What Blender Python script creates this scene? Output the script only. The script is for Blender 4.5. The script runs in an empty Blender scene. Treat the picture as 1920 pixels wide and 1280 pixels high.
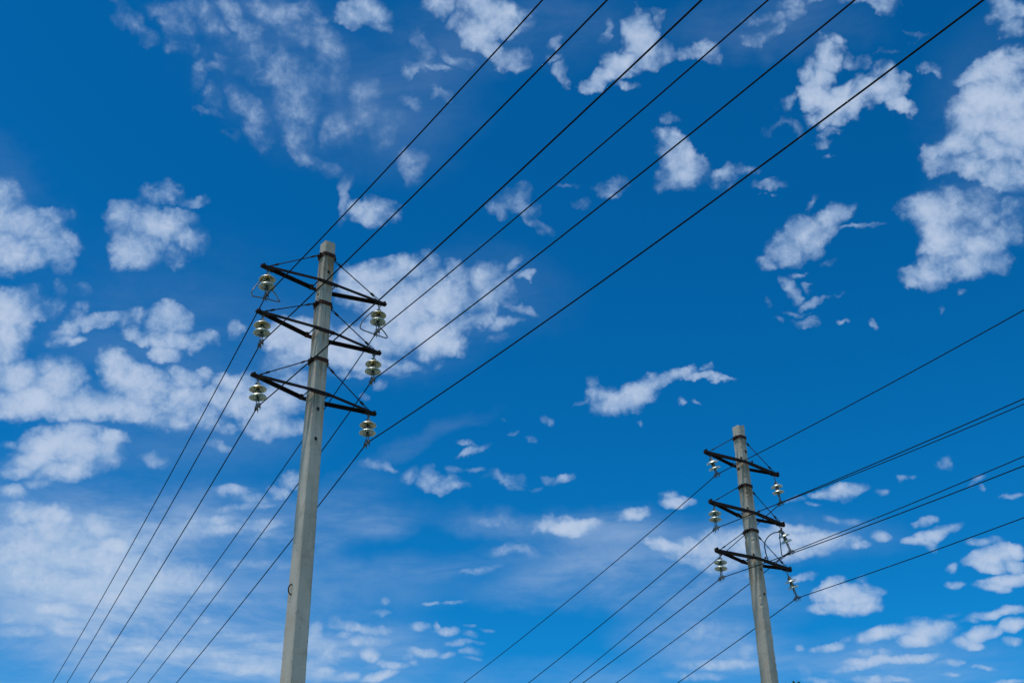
import bpy, math, random, os
from mathutils import Vector, Matrix
R = math.radians
sc = bpy.context.scene
COL = sc.collection

# ------------------------------------------------------------------ camera
cam_data = bpy.data.cameras.new('camera')
cam_data.sensor_width = 36.0
cam_data.lens = 42.86
cam_data.clip_start = 0.1
cam_data.clip_end = 20000
cam = bpy.data.objects.new('camera', cam_data)
COL.objects.link(cam)
RT = Vector((0.999957, 0.004729, -0.008008))
UP = Vector((0.0093, -0.508459, 0.861036))
BK = RT.cross(UP).normalized()
UP = BK.cross(RT).normalized()
m = Matrix((RT, UP, BK)).transposed().to_4x4()
m.translation = Vector((0, 0, 1.6))
cam.matrix_world = m
sc.camera = cam
CAM = Vector((0, 0, 1.6))
FOC = 2286.0                                   # focal length in pixels of a 1920 wide frame


def look(px, py):
    """world direction seen at a pixel of the 1920 x 1280 frame"""
    d = RT * (px - 960) + UP * (640 - py) - BK * FOC
    return d.normalized()


# ------------------------------------------------------------------ light
SUN_AZ = R(-136)                                # clockwise from +Y
SUN_EL = R(66)
sun_dir = Vector((math.sin(SUN_AZ) * math.cos(SUN_EL), math.cos(SUN_AZ) * math.cos(SUN_EL), math.sin(SUN_EL)))
sd = bpy.data.lights.new('sun', 'SUN')
sd.energy = 2.25
sd.angle = R(5.0)                             # veiled by thin cloud: no crisp shadows
sd.color = (1.0, 0.94, 0.84)
so = bpy.data.objects.new('sun', sd)
COL.objects.link(so)
so.rotation_euler = sun_dir.to_track_quat('Z', 'Y').to_euler()
so.location = sun_dir * 60

sc.view_settings.view_transform = 'Standard'
sc.view_settings.look = 'None'
sc.view_settings.exposure = 0.0
sc.view_settings.gamma = 1.0
sc.render.engine = 'CYCLES'
sc.cycles.use_denoising = True
sc.cycles.use_adaptive_sampling = True
sc.cycles.adaptive_threshold = 0.02
sc.cycles.max_bounces = 10
sc.cycles.transmission_bounces = 8
sc.cycles.filter_width = 1.5

# ------------------------------------------------------------------ world: sky and clouds
world = bpy.data.worlds.new('World')
sc.world = world
world.use_nodes = True
nt = world.node_tree
for n in list(nt.nodes):
    nt.nodes.remove(n)


def nd(kind, **kw):
    n = nt.nodes.new(kind)
    for k, v in kw.items():
        setattr(n, k, v)
    return n


def put(sock, v):
    if hasattr(v, 'is_output') or isinstance(v, bpy.types.NodeSocket):
        nt.links.new(v, sock)
    else:
        sock.default_value = v


def mth(op, a, b=0.0, c=0.0, clamp=False):
    n = nd('ShaderNodeMath', operation=op, use_clamp=clamp)
    put(n.inputs[0], a)
    if len(n.inputs) > 1:
        put(n.inputs[1], b)
    if len(n.inputs) > 2:
        put(n.inputs[2], c)
    return n.outputs[0]


def vmth(op, a, b=(0, 0, 0), c=None, s=None):
    n = nd('ShaderNodeVectorMath', operation=op)
    put(n.inputs[0], a)
    put(n.inputs[1], b)
    if c is not None:
        put(n.inputs[2], c)
    if s is not None:
        put(n.inputs[3], s)
    return n.outputs['Value'] if op in ('DOT_PRODUCT', 'LENGTH') else n.outputs[0]


def noise(vec, scale, detail, rough, dist=0.0):
    n = nd('ShaderNodeTexNoise')
    put(n.inputs['Vector'], vec)
    n.inputs['Scale'].default_value = scale
    n.inputs['Detail'].default_value = detail
    n.inputs['Roughness'].default_value = rough
    n.inputs['Distortion'].default_value = dist
    return n


def mixc(f, a, b, blend='MIX'):
    n = nd('ShaderNodeMix', data_type='RGBA', blend_type=blend)
    put(n.inputs[0], f)
    put(n.inputs[6], a)
    put(n.inputs[7], b)
    return n.outputs[2]


def smooth(v, lo, hi, a=0.0, b=1.0):
    n = nd('ShaderNodeMapRange', interpolation_type='SMOOTHSTEP')
    put(n.inputs[0], v)
    put(n.inputs[1], lo)
    put(n.inputs[2], hi)
    put(n.inputs[3], a)
    put(n.inputs[4], b)
    return n.outputs[0]


# clouds of the day: centre x, y, half sizes, tilt (clockwise), thickness; measured on a
# 1920 x 1280 view and laid out on the cloud layer over the place; a minus sign marks thin veils
CLOUDS = """
248 40 42.56 14.3 60 0.28;325 45 22.4 33 10 0.33;300 15 31.36 13.2 0 0.25;385 55 31.36 24.2 50 0.33;368 15 26.88 17.6 40 0.3;440 40 38.08 22 65 0.33;460 72 22.4 28.6 80 0.33;420 10 29.12 17.6 30 0.3;
520 30 50.4 28.6 30 0.33;548 70 31.36 30.8 0 0.33;555 15 31.36 13.2 0 0.28;600 80 24.64 37.4 -15 0.33;615 112 24.64 28.6 0 0.33;595 33 17.92 16.5 0 0.28;362 138 13.44 28.6 8 0.3;388 175 13.44 18.7 0 0.28;
383 205 19.04 8.8 20 0.3;320 85 20.16 13.2 20 0.25;342 102 15.68 7.7 20 0.22;275 70 13.44 13.2 0 0.22;450 100 38.08 19.8 30 0.33;482 120 40.32 22 35 0.3;520 135 38.08 22 40 0.3;440 172 31.36 17.6 40 0.33;
468 200 29.12 19.8 30 0.33;474 235 31.36 16.5 20 0.3;480 262 20.16 13.2 40 0.25;560 165 40.32 24.2 50 0.33;562 212 38.08 26.4 60 0.33;548 242 33.6 22 30 0.33;592 152 35.84 16.5 20 0.28;570 282 38.08 16.5 35 0.3;
604 298 35.84 12.1 25 0.28;628 230 17.92 28.6 0 0.28;395 125 20.16 8.8 0 0.22;628 130 20.16 44 0 0.28;425 240 11.2 6.6 0 0.19;640 370 12 38 5 0.37;8 370 38 34 0 0.7;42 410 52 42 30 0.89;
98 388 24 16 20 0.56;20 470 66 34 0 0.89;92 452 40 32 20 0.84;108 490 22 22 0 0.47;298 368 34 17 -20 0.65;360 372 26 11 -12 0.56;232 412 36 26 0 0.65;288 430 52 28 20 0.84;
246 470 36 36 30 0.84;342 450 34 20 10 0.7;334 410 26 16 20 0.6;310 480 20 16 0 0.51;215 395 20 14 0 0.51;672 12 44 22 0 0.89;700 38 24 12 20 0.56;648 30 20 14 0 0.56;
820 10 30 18 0 0.47;930 18 58 32 15 0.89;900 52 32 30 50 0.84;948 14 30 22 0 0.95;925 86 26 16 50 0.55;965 115 26 18 40 0.47;982 132 16 10 0 0.43;858 36 20 12 -35 0.4;
790 88 24 14 60 0.4;785 126 22 13 0 0.32;850 110 28 12 30 0.4;775 135 17 8 -10 0.47;822 132 22 8 15 0.47;880 122 16 10 30 0.36;820 186 20 10 30 0.43;770 195 22 14 40 0.36;
1035 85 14 14 0 0.43;1038 120 14 9 0 0.28;1053 146 11 15 0 0.4;1198 72 30 42 5 1.05;1205 95 28 30 0 1.05;1172 115 34 24 -38 1;1150 144 36 16 -22 0.95;1112 158 24 10 -8 0.59;
1132 58 8 20 15 0.43;1240 100 22 22 0 0.43;1240 30 10 20 30 0.36;1172 170 18 9 25 0.43;1232 14 20 7 0 0.32;650 232 29.12 35.2 0 0.28;690 165 24.64 28.6 0 0.28;700 215 20.16 24.2 0 0.25;
724 242 24.64 30.8 40 0.25;775 320 22 30 10 0.32;692 392 44 17 18 0.51;730 402 30 12 25 0.42;650 350 12 30 10 0.33;770 335 18 10 0 0.28;965 372 32 18 -20 0.51;978 396 26 14 -10 0.51;
1012 422 28 8 25 0.43;970 356 22 6 0 0.36;935 395 16 18 0 0.4;1132 345 22 14 10 0.47;1096 370 16 8 25 0.31;1067 338 8 6 0 0.25;1256 238 16 11 -25 0.4;1262 298 36 28 0 0.89;
1278 332 42 28 0 0.92;1250 350 32 17 0 0.51;1290 305 26 24 10 0.89;1304 340 18 14 0 0.51;1240 325 24 12 0 0.55;1265 270 16 10 0 0.4;1356 332 24 14 -30 0.62;1390 314 15 10 -25 0.51;
1345 350 14 8 -20 0.38;1310 94 34 11 -10 0.49;1340 85 13 18 0 0.43;1285 95 20 14 0 0.4;1440 35 32 11 10 0.4;1450 62 34 10 -15 0.4;1485 36 28 10 -15 0.47;1480 20 24 8 0 0.42;
1420 72 18 8 0 0.36;1560 8 44 16 0 0.67;1600 4 56 12 0 0.63;1650 18 22 12 0 0.6;1535 3 34 9 0 0.56;1660 5 20 9 0 0.56;1555 108 26 26 20 0.97;1532 140 26 30 15 1;
1530 182 32 26 25 1;1578 202 46 24 5 1.05;1640 178 42 24 -8 1.03;1685 200 28 14 12 0.84;1645 145 22 16 -20 0.6;1560 228 26 16 0 0.84;1585 178 26 16 -15 0.95;1605 115 20 12 20 0.42;
1475 195 20 12 -55 0.6;1450 231 26 6 0 0.47;1485 236 13 9 30 0.41;1555 255 22 7 5 0.47;1520 225 18 9 20 0.56;1612 160 14 16 0 0.65;1690 150 14 8 -20 0.37;1742 135 18 8 20 0.47;
1650 100 16 6 -20 0.28;1560 285 10 4 0 0.3;1888 22 28 26 0 0.84;1905 55 20 18 0 0.65;1915 20 12 20 0 0.84;1712 68 14 5 0 0.26;1885 125 42 26 -12 1;1835 138 32 18 -25 0.89;
1872 182 54 36 -10 1.05;1828 232 46 44 -45 1.1;1895 235 44 52 0 1.16;1795 275 46 28 -25 1.03;1865 288 54 26 0 1;1752 285 28 16 -10 0.84;1735 275 12 7 -20 0.44;1905 180 26 30 0 1.05;
1820 326 46 16 8 0.86;1885 335 36 24 0 0.89;1765 315 34 18 25 0.6;1915 310 18 20 0 0.84;1820 310 26 12 0 0.84;1880 360 28 10 0 0.65;1745 402 44 34 0 0.95;1792 385 36 20 10 0.67;
1762 440 50 28 20 0.89;1842 402 32 30 40 0.51;1815 455 58 32 10 0.92;1872 440 34 24 -20 0.67;1742 512 40 20 -12 0.7;1800 498 50 24 -10 0.86;1860 492 30 20 0 0.63;1905 430 16 26 0 0.47;
1890 395 26 12 -20 0.47;1840 480 30 14 0 0.56;1770 470 40 20 0 0.84;1562 408 42 20 -22 0.7;1505 428 50 24 -12 0.7;1468 462 34 22 0 0.65;1530 452 30 14 -25 0.56;1595 388 18 12 -45 0.56;
1440 490 13 10 0 0.33;1512 375 14 8 -45 0.37;1620 430 32 5 -8 0.47;1500 506 18 5 -5 0.37;1450 440 16 14 0 0.56;1560 432 26 12 -20 0.56;1555 484 16 7 0 0.3;1478 528 15 13 30 0.6;
1494 545 12 12 40 0.56;1522 558 18 9 -25 0.6;1492 576 18 5 10 0.44;1510 592 17 5 -12 0.37;1466 592 6 6 0 0.37;1440 568 5 7 0 0.3;1584 602 10 5 35 0.37;1630 609 6 7 0 0.37;
1520 528 8 6 20 0.33;1545 549 10 4 0 0.33;1572 548 9 3 0 0.26;1440 335 28 8 -12 0.4;1438 358 6 5 0 0.28;1808 546 8 4 0 0.3;1772 580 5 5 0 0.26;18 585 42 38 0 1.03;
58 580 28 20 10 0.65;15 640 36 34 0 1.03;55 555 24 12 10 0.47;62 615 18 26 10 0.7;95 570 26 16 0 0.56;140 612 26 14 -20 0.65;146 636 24 11 5 0.89;178 600 38 14 12 0.6;
222 605 30 13 0 0.56;156 572 13 9 -30 0.33;120 640 18 10 0 0.37;262 600 18 12 0 0.56;325 600 34 28 0 0.97;330 632 46 16 0 0.95;282 632 36 11 10 0.65;322 662 26 16 0 0.7;
395 633 19 10 10 0.6;375 640 26 12 0 0.65;155 540 13 10 0 0.37;112 538 12 10 0 0.37;115 548 10 5 0 0.3;445 608 15 14 0 0.51;440 622 8 6 0 0.3;30 705 55 30 0 1.05;
112 712 42 34 0 1.07;58 750 84 30 0 1.1;145 755 60 24 0 1;222 695 30 34 0 1.1;262 725 50 36 10 1.1;210 765 60 24 0 1;285 715 32 20 0 1;262 775 52 20 0 0.7;
160 770 60 20 0 0.95;352 712 30 22 -10 0.89;392 698 20 15 0 0.65;345 752 42 34 0 0.89;310 795 48 16 8 0.67;372 785 40 20 0 0.7;240 660 12 9 0 0.31;330 770 50 24 0 0.84;
412 742 24 20 0 0.84;452 718 34 22 -10 0.92;492 752 46 30 0 0.92;532 735 44 32 0 0.89;500 792 46 22 10 0.7;545 800 28 16 0 0.63;440 750 30 24 0 0.86;420 800 22 10 0 0.47;
405 832 22 8 10 0.47;105 828 74 26 -5 1.1;55 858 54 22 -10 1.05;155 845 68 28 5 1.1;205 830 30 17 0 1;125 880 66 18 -5 1;28 882 36 14 0 0.84;68 904 26 10 0 0.7;
286 856 19 11 0 0.58;10 830 20 8 0 0.47;530 635 28 26 0 0.89;562 625 44 30 0 1.05;605 648 66 32 0 1.07;560 675 40 18 10 0.7;655 668 56 24 0 1.05;645 630 40 18 0 0.97;
520 690 26 18 0 0.47;700 512 44 24 -5 0.86;762 505 48 22 8 0.84;682 548 38 22 0 0.86;752 575 56 40 0 1.07;805 625 56 32 5 1.05;745 618 56 34 0 1.05;825 560 42 32 10 0.92;
855 520 20 22 0 0.6;845 640 26 20 0 0.92;720 545 40 24 0 0.95;790 540 40 20 0 0.89;865 605 14 26 0 0.56;905 525 26 20 -25 0.65;900 568 36 26 0 0.7;932 556 26 24 0 0.65;
892 602 28 12 0 0.67;985 525 24 9 -20 0.58;955 510 22 8 -40 0.47;978 584 32 8 4 0.54;945 612 30 9 -5 0.47;1000 590 14 5 0 0.37;925 635 16 8 0 0.28;700 690 52 12 10 0.67;
735 680 42 14 0 0.7;650 700 36 8 0 0.56;820 676 10 8 0 0.3;712 728 12 8 -40 0.3;682 750 8 6 0 0.33;1150 745 44 16 22 0.86;1140 762 26 14 10 0.73;1108 738 20 12 60 0.58;
1192 728 34 16 -12 0.86;1245 716 54 10 -14 0.73;1325 712 40 7 0 0.65;1095 752 18 5 -30 0.37;1105 712 11 7 -10 0.37;1180 745 36 14 0 0.84;1280 700 22 8 -12 0.56;1325 695 8 6 0 0.44;
1360 712 14 5 0 0.44;1040 790 7 7 0 0.31;1290 762 8 6 0 0.37;1314 758 6 4 0 0.31;1200 795 7 5 0 0.31;890 846 28 6 -18 0.51;885 833 18 4 0 0.3;934 790 8 3 0 0.28;
960 815 12 4 -10 0.26;1000 826 12 4 -10 0.26;695 866 28 8 0 0.48;722 870 22 6 10 0.42;772 888 16 14 15 0.51;808 898 20 14 35 0.6;838 916 30 9 5 0.63;806 882 10 10 0 0.37;
852 885 13 8 0 0.41;842 905 18 9 0 0.56;885 886 13 5 15 0.41;942 902 30 9 10 0.63;958 915 16 8 20 0.48;925 898 24 5 -10 0.37;965 898 12 8 0 0.44;1062 892 20 7 -18 0.48;
1030 894 14 6 0 0.3;1002 912 14 4 -20 0.3;1060 984 58 14 0 1.05;1015 986 20 13 -10 0.95;1105 978 28 10 0 0.84;1058 968 46 6 0 0.47;1184 964 26 10 0 1.05;1190 956 14 6 0 0.84;
1272 940 32 10 0 0.97;1258 928 20 7 0 0.65;1295 946 18 5 0 0.44;800 1127 15 4 0 0.44;845 1125 22 3 -6 0.33;712 1150 20 5 0 0.44;724 1132 7 6 0 0.37;960 1034 40 9 -3 0.39;
905 1066 34 6 -6 0.47;930 975 40 10 8 0.33;985 1035 30 8 15 0.33;655 1176 32 9 8 0.7;700 1182 30 10 5 0.73;692 1204 30 8 0 0.6;648 1192 14 6 0 0.44;782 1174 17 8 -15 0.73;
832 1180 22 8 8 0.67;812 1170 6 9 0 0.44;882 1188 15 6 10 0.48;862 1204 24 6 0 0.63;795 1220 28 7 5 0.65;842 1228 15 6 0 0.48;882 1220 18 7 0 0.52;890 1233 12 4 0 0.48;
698 1230 15 11 25 0.86;740 1246 26 7 0 0.7;712 1266 32 8 -14 0.92;650 1268 20 9 0 0.86;648 1226 17 6 0 0.41;918 1178 14 3 0 0.31;768 1228 10 6 0 0.41;900 1204 10 4 0 0.37;
780 1240 10 5 0 0.37;592 1188 14 18 0 0.47;622 1226 20 18 0 0.47;602 1262 36 11 0 0.6;880 1172 12 4 0 0.37;625 1165 10 8 0 0.37;1250 1025 34 11 8 1.05;1312 1028 64 18 0 1.1;
1365 1012 54 20 0 1.03;1345 1050 54 20 5 0.95;1395 1030 44 26 0 1.05;1472 1012 64 16 4 1.05;1540 1016 54 16 0 1.03;1482 1036 72 15 -3 0.89;1500 996 44 9 5 0.89;1565 1030 24 9 0 0.6;
1612 1030 22 8 0 0.63;1600 1018 16 9 0 0.47;1400 1075 40 8 0 0.37;1290 1050 40 10 10 0.65;1280 895 1 1 0 0.22;1580 916 32 11 -15 0.92;1562 926 26 9 0 0.73;1605 908 18 7 -10 0.52;
1652 920 15 5 0 0.44;1505 940 18 5 -20 0.33;1530 945 10 4 0 0.3;1590 978 26 9 8 0.48;1558 973 14 7 20 0.37;1655 1007 19 10 0 0.67;1742 974 19 8 -12 0.58;1755 998 40 10 -18 0.92;
1728 1012 26 8 0 0.84;1745 1015 16 10 60 0.56;1696 900 10 5 0 0.37;1714 898 6 4 0 0.3;1840 914 8 5 0 0.3;1900 920 24 5 -5 0.38;1830 900 20 6 -25 0.33;1775 872 14 10 -30 0.33;
1862 1042 44 16 -12 0.97;1892 1030 30 14 0 0.89;1852 1060 28 12 10 0.84;1885 1088 42 11 -12 0.95;1862 1102 26 8 0 0.86;1795 1097 17 7 0 0.55;1790 1064 9 9 0 0.36;1842 1014 24 8 -5 0.47;
1865 1010 16 8 0 0.37;1905 1058 20 12 0 0.65;1582 1118 40 19 0 1.03;1590 1142 50 13 0 1.03;1562 1102 24 13 -30 0.95;1630 1112 22 11 20 0.58;1540 1138 20 9 0 0.56;1605 1128 40 16 0 0.95;
1655 1112 14 6 0 0.37;1620 1092 12 7 0 0.33;1655 1188 48 12 -10 1;1625 1196 22 10 0 0.84;1745 1180 40 18 0 1.03;1725 1198 36 11 0 0.97;1762 1172 20 14 0 0.95;1550 1213 24 7 -8 0.89;
1584 1200 18 5 -15 0.46;1500 1215 9 6 0 0.37;1715 1160 14 5 0 0.33;1842 1188 32 13 -18 0.97;1820 1205 28 9 8 0.86;1900 1166 22 11 -10 0.95;1848 1152 42 7 -14 0.67;1900 1196 17 8 0 0.6;
1892 1140 26 7 -5 0.65;1820 1165 14 5 0 0.44;1780 1152 14 4 0 0.3;1642 1236 56 9 -5 0.86;1702 1232 54 8 -3 0.84;1595 1250 40 7 -8 0.58;1742 1232 17 6 0 0.52;1790 1240 22 6 0 0.51;
1852 1250 18 4 0 0.44;1788 1262 17 4 0 0.44;1902 1272 26 5 0 0.52;1542 1274 34 6 0 0.51;1655 1272 54 7 0 0.54;1620 1222 22 6 0 0.56;1510 1083 24 6 -10 0.56;1665 1222 20 6 0 0.52;
1508 1258 10 9 0 0.3;1330 1180 60 14 0 0.37;1350 1240 70 9 0 0.47;1300 1262 60 8 0 0.37;1400 1218 16 12 0 0.39;18 922 22 13 0 0.84;55 962 64 20 0 0.95;115 965 24 14 0 0.92;
95 1000 110 30 0 0.89;50 1035 100 34 0 0.92;175 985 40 22 20 0.92;215 1026 32 15 5 1.1;150 1045 90 30 5 0.86;85 1095 100 24 0 0.89;270 1010 50 26 10 0.56;285 1085 100 24 0 0.73;
110 1145 44 10 0 0.95;180 1120 70 16 0 0.84;370 1100 50 16 0 0.58;30 1070 60 24 0 0.84;230 1060 60 20 0 0.7;20 1160 40 10 0 0.47;400 978 44 10 -8 0.63;432 920 34 10 -5 0.67;
468 932 28 12 0 0.67;515 918 18 13 0 0.67;455 950 54 8 -8 0.56;485 985 40 10 0 0.51;400 995 60 12 0 0.56;540 896 24 14 0 0.47;350 1005 40 10 0 0.47;480 1060 60 9 5 0.37;
500 1002 20 6 0 0.37;45 1188 60 9 0 0.37;200 1192 140 8 8 0.47;360 1222 140 9 4 0.56;480 1250 90 9 3 0.67;200 1262 36 8 0 0.47;385 1164 20 6 0 0.37;455 1188 34 8 5 0.54;
500 1206 34 9 20 0.56;560 1240 50 8 0 0.56;430 1240 90 8 5 0.56;100 1170 60 8 0 0.47;100 1040 300 150 0 -0.26;350 1060 260 130 0 -0.22;250 1210 420 80 5 -0.29;1150 1070 200 80 5 -0.29;
1000 1110 140 35 0 -0.17;720 985 90 35 -15 -0.22;780 1060 200 30 -4 -0.15;500 1000 160 80 0 -0.22;1350 1120 180 60 5 -0.24;1330 1210 170 60 5 -0.29;930 985 120 30 10 -0.17;1150 985 150 36 0 -0.22;
640 960 130 60 -20 -0.15;760 835 160 18 -22 -0.084;1680 1240 300 50 0 -0.18;1450 1010 240 50 0 -0.17;520 120 230 150 45 -0.072;760 180 150 180 20 -0.072;1000 60 200 90 0 -0.072;1450 50 200 60 0 -0.072;
30 340 120 60 40 -0.048;640 1230 200 60 0 -0.18;600 1120 260 50 -5 -0.13;300 690 320 200 0 -0.072;700 640 200 90 0 -0.072;1850 280 120 200 0 -0.06;400 830 200 60 0 -0.06;900 560 180 90 0 -0.048;
120 1080 260 100 5 -0.25;600 1200 260 70 5 -0.18;300 1180 320 80 5 -0.25;250 1010 200 90 0 -0.2;300 1275 520 55 0 -0.22;1200 1280 700 45 0 -0.13
"""
tc = nd('ShaderNodeTexCoord')
D0 = tc.outputs['Generated']
sky = nd('ShaderNodeTexSky', sky_type='NISHITA')
sky.sun_disc = False
sky.sun_elevation = SUN_EL
sky.sun_rotation = SUN_AZ
sky.altitude = 200
sky.air_density = 1.0
sky.dust_density = 0.4
sky.ozone_density = 3.0

# torn edges: the direction is pushed about by two sizes of turbulence
w1 = noise(D0, 15.0, 2.0, 0.5)
w2 = noise(D0, 52.0, 3.0, 0.6)
off1 = vmth('MULTIPLY_ADD', w1.outputs['Color'], (0.036, 0.036, 0.036), (-0.018, -0.018, -0.018))
off2 = vmth('MULTIPLY_ADD', w2.outputs['Color'], (0.026, 0.026, 0.026), (-0.013, -0.013, -0.013))
sepz = nd('ShaderNodeSeparateXYZ')
put(sepz.inputs[0], D0)
amt = nd('ShaderNodeCombineXYZ')               # low clouds are seen edge-on: little is left of their height
amt_v = smooth(sepz.outputs[2], 0.24, 0.66, 0.55, 1.0)
put(amt.inputs[0], amt_v)
put(amt.inputs[1], amt_v)
put(amt.inputs[2], smooth(sepz.outputs[2], 0.24, 0.66, 0.30, 1.0))
D = vmth('MULTIPLY_ADD', vmth('ADD', off1, off2), amt.outputs[0], D0)
sep = nd('ShaderNodeSeparateXYZ')
put(sep.inputs[0], D)
iz = mth('DIVIDE', 1.0, mth('MAXIMUM', sep.outputs[2], 0.06))
qx = mth('MULTIPLY', sep.outputs[0], iz)
qy = mth('MULTIPLY', sep.outputs[1], iz)
comb1 = nd('ShaderNodeCombineXYZ')
put(comb1.inputs[0], mth('SUBTRACT', qx, 0.0))
put(comb1.inputs[1], mth('SUBTRACT', qy, 2.2))
comb1.inputs[2].default_value = 1.0
Q1 = comb1.outputs[0]
comb2 = nd('ShaderNodeCombineXYZ')
s1 = nd('ShaderNodeSeparateXYZ')
put(s1.inputs[0], Q1)
put(comb2.inputs[0], mth('MULTIPLY', s1.outputs[0], s1.outputs[0]))
put(comb2.inputs[1], mth('MULTIPLY', s1.outputs[0], s1.outputs[1]))
put(comb2.inputs[2], mth('MULTIPLY', s1.outputs[1], s1.outputs[1]))
Q2 = comb2.outputs[0]


def layer_point(px, py):
    d = look(px, py)
    return d.x / d.z, d.y / d.z - 2.2


specs = [[float(v) for v in t.split()[:6]] for t in CLOUDS.replace(chr(10), ' ').split(';') if t.split()]


def cloud_chunk(items, idx, veil):
    """a node group that unites some clouds: each is a paraboloid over its ellipse on the cloud layer"""
    g = bpy.data.node_groups.new('cloud_bank', 'ShaderNodeTree')
    for nm in ('Q1', 'Q2'):
        g.interface.new_socket(nm, in_out='INPUT', socket_type='NodeSocketVector')
    g.interface.new_socket('Field', in_out='OUTPUT', socket_type='NodeSocketFloat')
    gi = g.nodes.new('NodeGroupInput')
    go = g.nodes.new('NodeGroupOutput')
    acc = None
    g1, g2 = gi.outputs[0], gi.outputs[1]
    for n_, (px, py, rx, ry, ang, wt) in enumerate(items):
        if n_ and n_ % 20 == 0:
            # take the banks one after the other, which keeps the shader's memory small
            cb = g.nodes.new('ShaderNodeCombineXYZ')
            g.links.new(acc, cb.inputs[0])
            qs = []
            for q_ in (g1, g2):
                ma = g.nodes.new('ShaderNodeVectorMath')
                ma.operation = 'MULTIPLY_ADD'
                g.links.new(cb.outputs[0], ma.inputs[0])
                ma.inputs[1].default_value = (1e-9, 0, 0)
                g.links.new(q_, ma.inputs[2])
                qs.append(ma.outputs[0])
            g1, g2 = qs
        grow = 1.3 if veil else GROW
        wt = abs(wt)
        rx *= grow
        ry *= grow
        ca, sa = math.cos(R(ang)), math.sin(R(ang))
        q0 = layer_point(px, py)
        qa = layer_point(px + ca * 4, py + sa * 4)
        qb = layer_point(px - sa * 4, py + ca * 4)
        a0, a1 = (qa[0] - q0[0]) / 4 * rx, (qa[1] - q0[1]) / 4 * rx
        b0, b1 = (qb[0] - q0[0]) / 4 * ry, (qb[1] - q0[1]) / 4 * ry
        det = a0 * b1 - b0 * a1
        i00, i01, i10, i11 = b1 / det, -b0 / det, -a1 / det, a0 / det
        A = i00 * i00 + i10 * i10
        B = 2 * (i00 * i01 + i10 * i11)
        C = i01 * i01 + i11 * i11
        x0, y0 = q0
        Dx = -(2 * A * x0 + B * y0)
        Ey = -(2 * C * y0 + B * x0)
        F = A * x0 * x0 + B * x0 * y0 + C * y0 * y0
        k = wt
        n1 = g.nodes.new('ShaderNodeVectorMath')
        n1.operation = 'DOT_PRODUCT'
        g.links.new(g2, n1.inputs[0])
        n1.inputs[1].default_value = (-k * A, -k * B, -k * C)
        n2 = g.nodes.new('ShaderNodeVectorMath')
        n2.operation = 'DOT_PRODUCT'
        g.links.new(g1, n2.inputs[0])
        n2.inputs[1].default_value = (-k * Dx, -k * Ey, k * (1 - F))
        f = g.nodes.new('ShaderNodeMath')
        f.operation = 'ADD'
        g.links.new(n1.outputs['Value'], f.inputs[0])
        g.links.new(n2.outputs['Value'], f.inputs[1])
        if veil:
            f2 = g.nodes.new('ShaderNodeMath')
            f2.operation = 'MAXIMUM'
            g.links.new(f.outputs[0], f2.inputs[0])
            f2.inputs[1].default_value = 0
            f3 = g.nodes.new('ShaderNodeMath')
            f3.operation = 'MULTIPLY'
            g.links.new(f2.outputs[0], f3.inputs[0])
            g.links.new(f2.outputs[0], f3.inputs[1])
            f4 = g.nodes.new('ShaderNodeMath')
            f4.operation = 'MULTIPLY'
            g.links.new(f3.outputs[0], f4.inputs[0])
            f4.inputs[1].default_value = 1.25 / wt
            f = f4
        if acc is None:
            acc = f.outputs[0]
            if not veil:
                z_ = g.nodes.new('ShaderNodeMath')
                z_.operation = 'SMOOTH_MAX'
                g.links.new(acc, z_.inputs[0])
                z_.inputs[1].default_value = -0.05
                z_.inputs[2].default_value = 0.16
                acc = z_.outputs[0]
        else:
            u = g.nodes.new('ShaderNodeMath')
            u.operation = 'ADD' if veil else 'SMOOTH_MAX'
            g.links.new(acc, u.inputs[0])
            g.links.new(f.outputs[0], u.inputs[1])
            if not veil:
                u.inputs[2].default_value = 0.19
            acc = u.outputs[0]
    g.links.new(acc, go.inputs[0])
    n = nd('ShaderNodeGroup')
    n.node_tree = g
    put(n.inputs[0], Q1)
    put(n.inputs[1], Q2)
    return n.outputs[0]


GROW = 1.46
fine = noise(D0, 95.0, 4.0, 0.62, 0.4)
puff = noise(D0, 30.0, 5.0, 0.6, 0.2)
streak = noise(vmth('MULTIPLY', D0, (9.0, 14.0, 32.0)), 1.0, 6.0, 0.66, 0.35)
tear = mth('ADD', mth('MULTIPLY', mth('SUBTRACT', fine.outputs[0], 0.5), 1.15),
           mth('MULTIPLY', mth('SUBTRACT', puff.outputs[0], 0.5), 1.5))
veil_tex = smooth(streak.outputs[0], 0.3, 0.7, 0.3, 1.45)
# the deep polarised blue of the photograph: the sky's own colour with more contrast
sr = nd('ShaderNodeSeparateColor')
put(sr.inputs[0], sky.outputs[0])
cr_ = nd('ShaderNodeCombineColor')
for ch_, ex_, k_ in ((0, 3.2, 2.1), (1, 1.40, 1.46), (2, 1.36, 1.81)):
    put(cr_.inputs[ch_], mth('MULTIPLY', mth('POWER', mth('MULTIPLY', sr.outputs[ch_], 0.1), ex_), k_ * 10))
bluer = cr_.outputs[0]
lit = smooth(puff.outputs[0], 0.3, 0.72)
sep0 = nd('ShaderNodeSeparateXYZ')
put(sep0.inputs[0], D0)
low = smooth(sep0.outputs[2], 0.52, 0.22)
# the rest of the sky, away from the measured part, has scattered clouds of the same kind
here = vmth('DOT_PRODUCT', D0, tuple(-BK))
spare = mth('MULTIPLY', mth('MULTIPLY_ADD', w1.outputs[0], 5.0, -2.35), smooth(here, 0.86, 0.72))
spare = mth('MULTIPLY', spare, smooth(sep0.outputs[2], 0.02, 0.15))


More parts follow.
